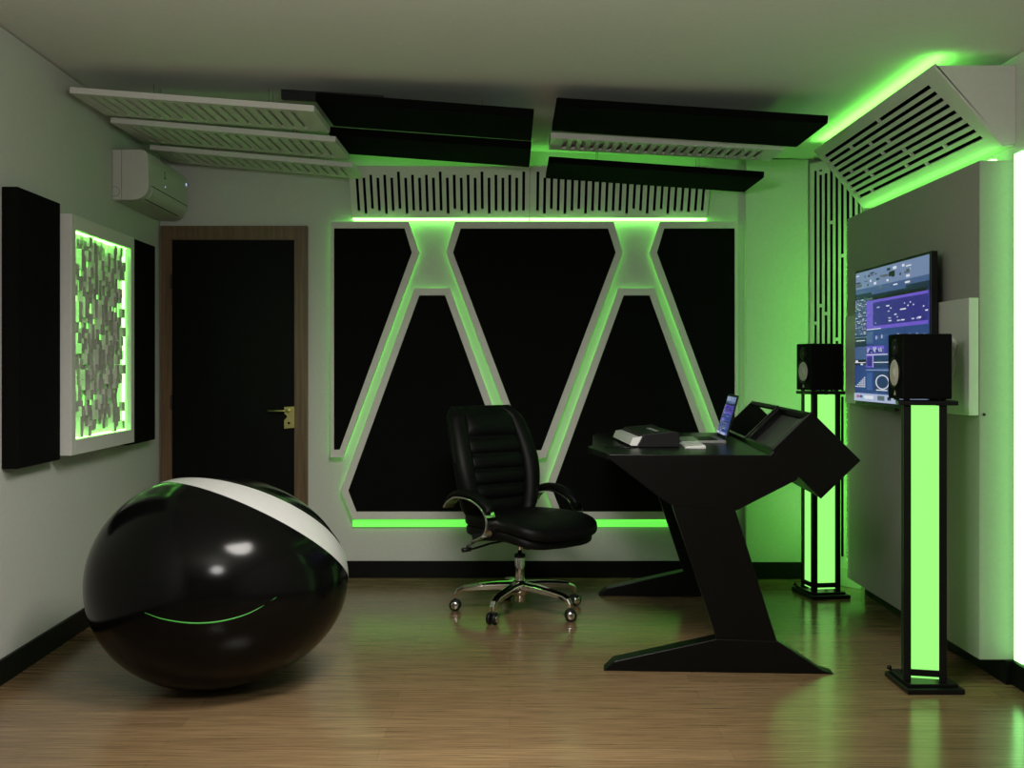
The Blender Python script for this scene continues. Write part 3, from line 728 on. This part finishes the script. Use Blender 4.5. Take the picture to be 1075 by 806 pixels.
for w0 in (0, LEN - .07):
    mb = MB(); dprism(mb, leg, w0, w0 + .07); lg = mb.build('leg', desk_m, t_desk, bevel=.003)
    mb = MB(); dprism(mb, foot if w0 == 0 else foot[:4] + [(x - .05, z) for x, z in foot[4:]], w0 - .012, w0 + .085); mb.build('foot', desk_m, t_desk, bevel=.004)
apron = [(.430, TOP), (.434, TOP - .022), (.64, .756), (.706, .714), (.977, .696), (1.232, .829), (1.275, .905), (1.165, .985), (1.118, TOP)]
for w0, nm in ((-.004, 'apron'), (LEN - .066, 'apron')):
    mb = MB(); dprism(mb, apron, w0, w0 + .07); mb.build(nm, desk_m, t_desk, bevel=.003)
# worktop with clipped front corners
def dplate(mb, pts, z0, z1): mb.prism([DP(x, z0, w) for x, w in pts], (0, 0, z1 - z0))
mb = MB(); dplate(mb, [(.424, .0665), (1.128, .0665), (1.128, LEN - .0665), (.40, LEN - .0665), (.375, LEN - .30), (.362, .64), (.338, .50), (.385, .26)], TOP - .028, TOP); mb.build('worktop', desk_m, t_desk, bevel=.003)
mb = MB(); dplate(mb, [(.62, .07), (1.06, .07), (1.06, LEN - .07), (.62, LEN - .07)], TOP - .11, TOP - .0285); mb.build('cross_box', desk_m, t_desk, bevel=.003)
# tilted rack bays
dia = [(1.294, 1.122), (1.502, .914), (1.334, .749), (1.126, .957)]
def inset(pts, e):
    c = (sum(p[0] for p in pts) / 4, sum(p[1] for p in pts) / 4)
    return [(c[0] + (x - c[0]) * (1 - e), c[1] + (z - c[1]) * (1 - e)) for x, z in pts]
WP = .88
for w0 in (-.006, WP, LEN - .66, LEN - .012):
    if abs(w0 - (LEN - .66)) < .01: continue
    mb = MB(); dprism(mb, dia, w0, w0 + .018); mb.build('rack_side', desk_m, t_desk, bevel=.002)
def along(a, b_, f): return (a[0] + (b_[0] - a[0]) * f, a[1] + (b_[1] - a[1]) * f)
def slab(p, q_, th, w0, w1, name, m=desk_m, par=t_desk):
    d = Vector((q_[0] - p[0], 0, q_[1] - p[1])).normalized(); n = (-d.z * th, d.x * th)
    mb = MB(); dprism(mb, [p, q_, (q_[0] + n[0], q_[1] + n[1]), (p[0] + n[0], p[1] + n[1])], w0, w1); return mb.build(name, m, par, bevel=.0015)
# near bay: top, bottom, back; recessed equipment face
slab(along(dia[0], dia[1], .02), along(dia[0], dia[1], .98), -.014, .0125, WP - .0005, 'rack_top')
slab(along(dia[3], dia[2], .02), along(dia[3], dia[2], .98), .014, .0125, WP - .0005, 'rack_bottom')
slab(along(dia[1], dia[2], .1), along(dia[1], dia[2], .9), -.012, .0125, WP - .0005, 'rack_back')
a0, b0 = along(dia[0], dia[1], .20), along(dia[3], dia[2], .20)
slab(along(a0, b0, .08), along(a0, b0, .92), -.010, .0125, WP - .0005, 'equipment_face', grey_m)
a1, b1 = along(dia[0], dia[1], .02), along(dia[3], dia[2], .02)
for wq in (.0165, WP - .052):
    mb = MB()
    pq = [along(a1, b1, .06), along(a1, b1, .94)]; d = Vector((pq[1][0] - pq[0][0], 0, pq[1][1] - pq[0][1])).normalized(); n = (d.z * .01 * -1, d.x * .01)
    n = (.0075, -.0075)
    dprism(mb, [pq[0], pq[1], (pq[1][0] + n[0], pq[1][1] + n[1]), (pq[0][0] + n[0], pq[0][1] + n[1])], wq, wq + .045)
    mb.build('rack_bezel', desk_m, t_desk, bevel=.001)
# open middle: upper rail and rear board carried to the far side panel
slab(along(dia[0], dia[3], .01), along(dia[0], dia[3], .10), .018, WP + .0185, LEN - .0125, 'top_rail')
slab(along(dia[3], dia[2], .02), along(dia[3], dia[2], .95), .014, WP + .0185, LEN - .0125, 'rack_bottom')
# rounded grey unit in the near bay
mb = MB(); c = along(a0, b0, .30); o = DP(c[0] - .012, c[1] + .012, .16)
nrm = Vector((-.7071, 0, .7071))
mb.lathe([(.0, .03), (.03, .028), (.045, .018), (.05, 0), (.05, -.02)], o, nrm, 24); mb.build('round_dial', grey_m, t_desk)

# objects on the desk
Z = TOP + .0006
# music keyboard, keys towards the user (left)
t = thing('music_keyboard', tuple(DP(.67, Z, .95)), 'black music keyboard with white keys lying along the desk', 'music keyboard')
w0, w1 = .47, 1.12
def KP(x, z, w):
    c, s_ = math.cos(R(5.5)), math.sin(R(5.5)); dx, dw = x - .555, w - .47
    return DP(.555 + dx * c - dw * s_, z, .47 + dx * s_ + dw * c)
def kprism(mb, pts, wa, wb): mb.prism([KP(x, z, wa) for x, z in pts], KP(.6, 0, wb) - KP(.6, 0, wa))
mb = MB(); kprism(mb, [(.570, Z), (.765, Z), (.765, Z + .066), (.74, Z + .072), (.600, Z + .060), (.600, Z + .028), (.570, Z + .006)], w0, w1); mb.build('case', plast_m, t, bevel=.003)
ck = [(.565, Z), (.77, Z), (.77, Z + .069), (.745, Z + .075), (.60, Z + .063), (.582, Z + .028)]
for wa, wb in ((w0 - .02, w0 - .0005), (w1 + .0005, w1 + .02)):
    mb = MB(); kprism(mb, ck, wa, wb); mb.build('end_cheek', plast_m, t, bevel=.004)
n = 28; st = (w1 - w0 - .01) / n
mb = MB()
for i in range(n): kprism(mb, [(.536, Z + .012), (.550, Z + .046), (.5995, Z + .052), (.5995, Z + .030), (.5695, Z + .008), (.545, Z + .008)], w0 - .015 + i * (st + .0006) + .0003, w0 - .015 + (i + 1) * (st + .0006) - .0003)
mb.build('white_keys', keyw_m, t)
for i in range(n - 1):
    if i % 7 in (2, 6): continue
    mb = MB(); y = w0 - .015 + (i + 1) * (st + .0006); kprism(mb, [(.578, Z + .0490), (.581, Z + .056), (.5995, Z + .0605), (.5995, Z + .0515)], y - .0055, y + .0055)
    mb.build('black_key', plast_m, t)
for i in range(7):
    y = .62 + i * .045; mb = MB(); kprism(mb, [(.68, Z + .0660), (.68, Z + .0688), (.70, Z + .0706), (.70, Z + .0680)], y, y + .020); mb.build('button', alu_m, t)
# slim white computer keyboard
t = thing('computer_keyboard', tuple(DP(.84, Z, .57)), 'slim white computer keyboard between the music keyboard and the laptop', 'keyboard')
mb = MB(); dprism(mb, [(.79, Z), (.885, Z), (.885, Z + .014), (.79, Z + .006)], .39, .745); mb.build('base', keyw_m, t, bevel=.002)
mb = MB()
for r_ in range(5):
    for c_ in range(14):
        x = .794 + r_ * .0178; y = .396 + c_ * .0248; zz = Z + .006 + (x - .79) * .0842
        dprism(mb, [(x, zz + .0001), (x + .0155, zz + .0013), (x + .0155, zz + .0038), (x, zz + .0025)], y, y + .0222)
mb.build('keys', keyw_m, t)
# laptop
t = thing('laptop', tuple(DP(.93, Z, .95)), 'open silver laptop showing blue music software on the desk', 'laptop')
l0, l1 = .77, 1.15
mb = MB(); dprism(mb, [(.805, Z), (1.025, Z), (1.025, Z + .016), (.805, Z + .011)], l0, l1); bs = mb.build('base', alu_m, t, bevel=.003)
mb = MB()
for r_ in range(5):
    for c_ in range(14):
        x = .895 + r_ * .0185; y = l0 + .03 + c_ * .023; zz = Z + .011 + (x - .805) * .0227
        dprism(mb, [(x, zz + .0001), (x + .016, zz + .0004), (x + .016, zz + .002), (x, zz + .002)], y, y + .020)
mb.build('keys', plast_m, bs)
lean = Vector((u_ax * .062 + Vector((0, 0, .226))))
o = DP(1.018, Z + .012, l0); nb = Vector((lean.z, 0, -lean.x)).normalized()
mb = MB(); mb.obox(o, w_ax * (l1 - l0), lean, nb * .008); lid = mb.build('lid', plast_m, t, bevel=.002)
tl = o + w_ax * (l1 - l0 - .012) + lean * .95 - nb * .0008
mb = MB(); screen(mb, tl, -w_ax * (l1 - l0 - .024), -lean * .84, screen_rects(11)); mb.build('screen', [SC[kk] for kk in SK], lid)
# cable at the front corner of the worktop
mb = MB(); mb.tube([DP(.42, Z + .004, .62), DP(.43, Z + .004, .50), DP(.47, Z + .004, .40), DP(.53, Z + .004, .37), DP(.565, Z + .004, .40)], .004, 8)
tag(mb.build('cable', plast_m), 'short black cable lying on the front corner of the desk', 'cable')

# ------------------------------------------------------------------ speaker stands and speakers
def spin(mb, a):
    M = Matrix.Rotation(a, 3, 'Z'); mb.v = [M @ v for v in mb.v]
def stand(loc, rz, label, brz=0):
    t = thing('speaker_stand', loc, label, 'speaker stand', 'black speaker stands with lit columns', rz)
    mb = MB(); mb.box(-.115, .115, -.15, .15, .0005, .022); spin(mb, brz); base = mb.build('base_plate', steel_m, t, local=True, bevel=.003)
    mb = MB(); mb.box(-.10, .10, -.115, .135, .0222, .034); spin(mb, brz); mb.build('base_step', steel_m, t, local=True, bevel=.002)
    for sx in (-1, 1):
        for sy in (-1, 1):
            mb = MB(); mb.lathe([(.010, 0), (.010, .012), (.004, .016)], (sx * .100, sy * .132 + (.004 if sy < 0 else .0), .0222 + (.0122 if sy > 0 else 0)), n=12); 
            spin(mb, brz)
            if sy > 0: mb.build('bolt', steel_m, t, local=True)
    h0, h1 = .0345, 1.158; a = .084; w = .030
    for sx in (-1, 1):
        for sy in (-1, 1):
            x = sx * (a - w / 2); y = sy * (a - w / 2)
            mb = MB(); mb.box(x - w / 2, x + w / 2, y - w / 2, y + w / 2, h0, h1); mb.build('post', steel_m, t, local=True, bevel=.002)
    e = .016; i_ = a - w
    for nm, (x0, x1, y0, y1) in dict(f=(-i_, i_, -a + .010, -a + .016), b=(-i_, i_, a - .016, a - .010), l=(-a + .010, -a + .016, -i_, i_), r=(a - .016, a - .010, -i_, i_)).items():
        mb = MB(); mb.box(x0, x1, y0, y1, h0 + .012, h1 - .002); p = mb.build('light_panel', tube_m, t, local=True)
    mb = MB()
    for z in (h0 + .022,):
        for (x0, x1, y0, y1) in ((-i_, i_, -a + .001, -a + .0095), (-i_, i_, a - .0095, a - .001), (-a + .001, -a + .0095, -i_, i_), (a - .0095, a - .001, -i_, i_)): mb.box(x0, x1, y0, y1, z, z + .026)
    mb.build('bottom_rail', steel_m, t, local=True)
    mb = MB(); mb.box(-.105, .125, -.11, .11, h1 + .0002, h1 + .018); mb.build('top_plate', steel_m, t, local=True, bevel=.002)
    return t
def speaker(loc, rz, label):
    t = thing('studio_speaker', loc, label, 'speaker', 'black studio speakers with white woofers', rz)
    D, W, H = .205, .175, .272
    mb = MB(); mb.box(-D / 2, D / 2, -W / 2, W / 2, .006, H); cab = mb.build('cabinet', spk_m, t, local=True, bevel=.006)
    for sx in (-1, 1):
        for sy in (-1, 1): mb = MB(); mb.lathe([(.012, 0), (.012, .007)], (sx * .075, sy * .06, 0), n=12); mb.build('foot', plast_m, t, local=True)
    fx = -D / 2
    mb = MB(); mb.lathe([(.066, -.001), (.066, .005), (.058, .006), (.055, .002)], (fx, 0, .112), (-1, 0, 0), 40); wf = mb.build('woofer_surround', plast_m, t, local=True)
    mb = MB(); mb.lathe([(.056, .0025), (.050, .006), (.030, .0035), (.024, .003), (.018, .008), (.010, .011), (.0, .012)], (fx, 0, .112), (-1, 0, 0), 40); mb.build('woofer_cone', cone_m, wf, local=True)
    mb = MB(); mb.lathe([(.038, -.001), (.038, .003), (.020, .0015), (.012, .002)], (fx, 0, .215), (-1, 0, 0), 32); tw = mb.build('tweeter', plast_m, t, local=True)
    mb = MB(); mb.lathe([(.010, .0015), (.008, .005), (.0, .007)], (fx, 0, .215), (-1, 0, 0), 20); mb.build('tweeter_dome', grey_m, tw, local=True)
    mb = MB(); mb.lathe([(.004, 0), (.003, .0015)], (fx, .0, .2165), (-1, 0, 0), 10); 
    # small pale fork shaped emblem under the woofer
    mb = MB()
    for ay in (-.006, 0, .006): mb.box(fx - .0018, fx + .001, ay - .0014, ay + .0014, .024 if ay == 0 else .020, .040 if ay == 0 else .030)
    mb.box(fx - .0018, fx + .001, -.0075, .0075, .029, .032)
    mb.build('emblem', cone_m, t, local=True)
    mb = MB(); mb.box(D / 2 - .001, D / 2 + .012, -.05, .05, .17, .19); mb.build('rear_connector', plast_m, t, local=True, bevel=.002)
    return t
n_loc = (PX(970, 4.95), 4.955, 0); f_loc = (PX(861.5, 6.93), 6.93, 0)
stand(n_loc, R(-15), 'black speaker stand with green lit column in the foreground on the right', R(15))
stand(f_loc, R(9), 'black speaker stand with green lit column behind the desk by the corner')
speaker((PX(965.5, 4.955), 4.955, 1.1765), R(1), 'black studio speaker with white woofer on the foreground stand, before the television')
speaker((PX(860.5, 6.93), 6.93, 1.1765), R(14), 'black studio speaker with white woofer on the rear stand near the corner screen')

# ------------------------------------------------------------------ lights
def area(name, loc, target, sx, sy, power, col):
    l = bpy.data.lights.new(name, 'AREA'); l.shape = 'RECTANGLE'; l.size = sx; l.size_y = sy; l.energy = power; l.color = col
    o = bpy.data.objects.new(name, l); COL.objects.link(o); o.location = loc
    o.rotation_euler = (Vector(target) - Vector(loc)).to_track_quat('-Z', 'Y').to_euler(); return o
def point_light(name, loc, r, power, col):
    l = bpy.data.lights.new(name, 'POINT'); l.shadow_soft_size = r; l.energy = power; l.color = col
    o = bpy.data.objects.new(name, l); COL.objects.link(o); o.location = loc; return o
point_light('fill_light', (-.3, 1.9, 2.0), .25, 98, (1.0, .985, .94))  # unseen point light without a fixture, added to brighten ceiling and walls
l = bpy.data.lights.new('ceiling_downlight', 'SPOT'); l.energy = 340; l.spot_size = R(104); l.spot_blend = .85; l.shadow_soft_size = .42; l.color = (1.0, .95, .88)
o = bpy.data.objects.new('ceiling_downlight', l); COL.objects.link(o); o.location = (.0, 3.45, 2.58)
o.rotation_euler = (Vector((-.35, 5.3, 0)) - Vector(o.location)).to_track_quat('-Z', 'Y').to_euler()
w = bpy.data.worlds.new('world'); S.world = w; w.use_nodes = True
w.node_tree.nodes['Background'].inputs[0].default_value = (.01, .01, .01, 1)
vs_ = S.view_settings; S.display_settings.display_device = 'sRGB'
vs_.view_transform = 'Standard'; vs_.look = 'None'; vs_.gamma = 1; vs_.use_curve_mapping = False; vs_.exposure = 0.0
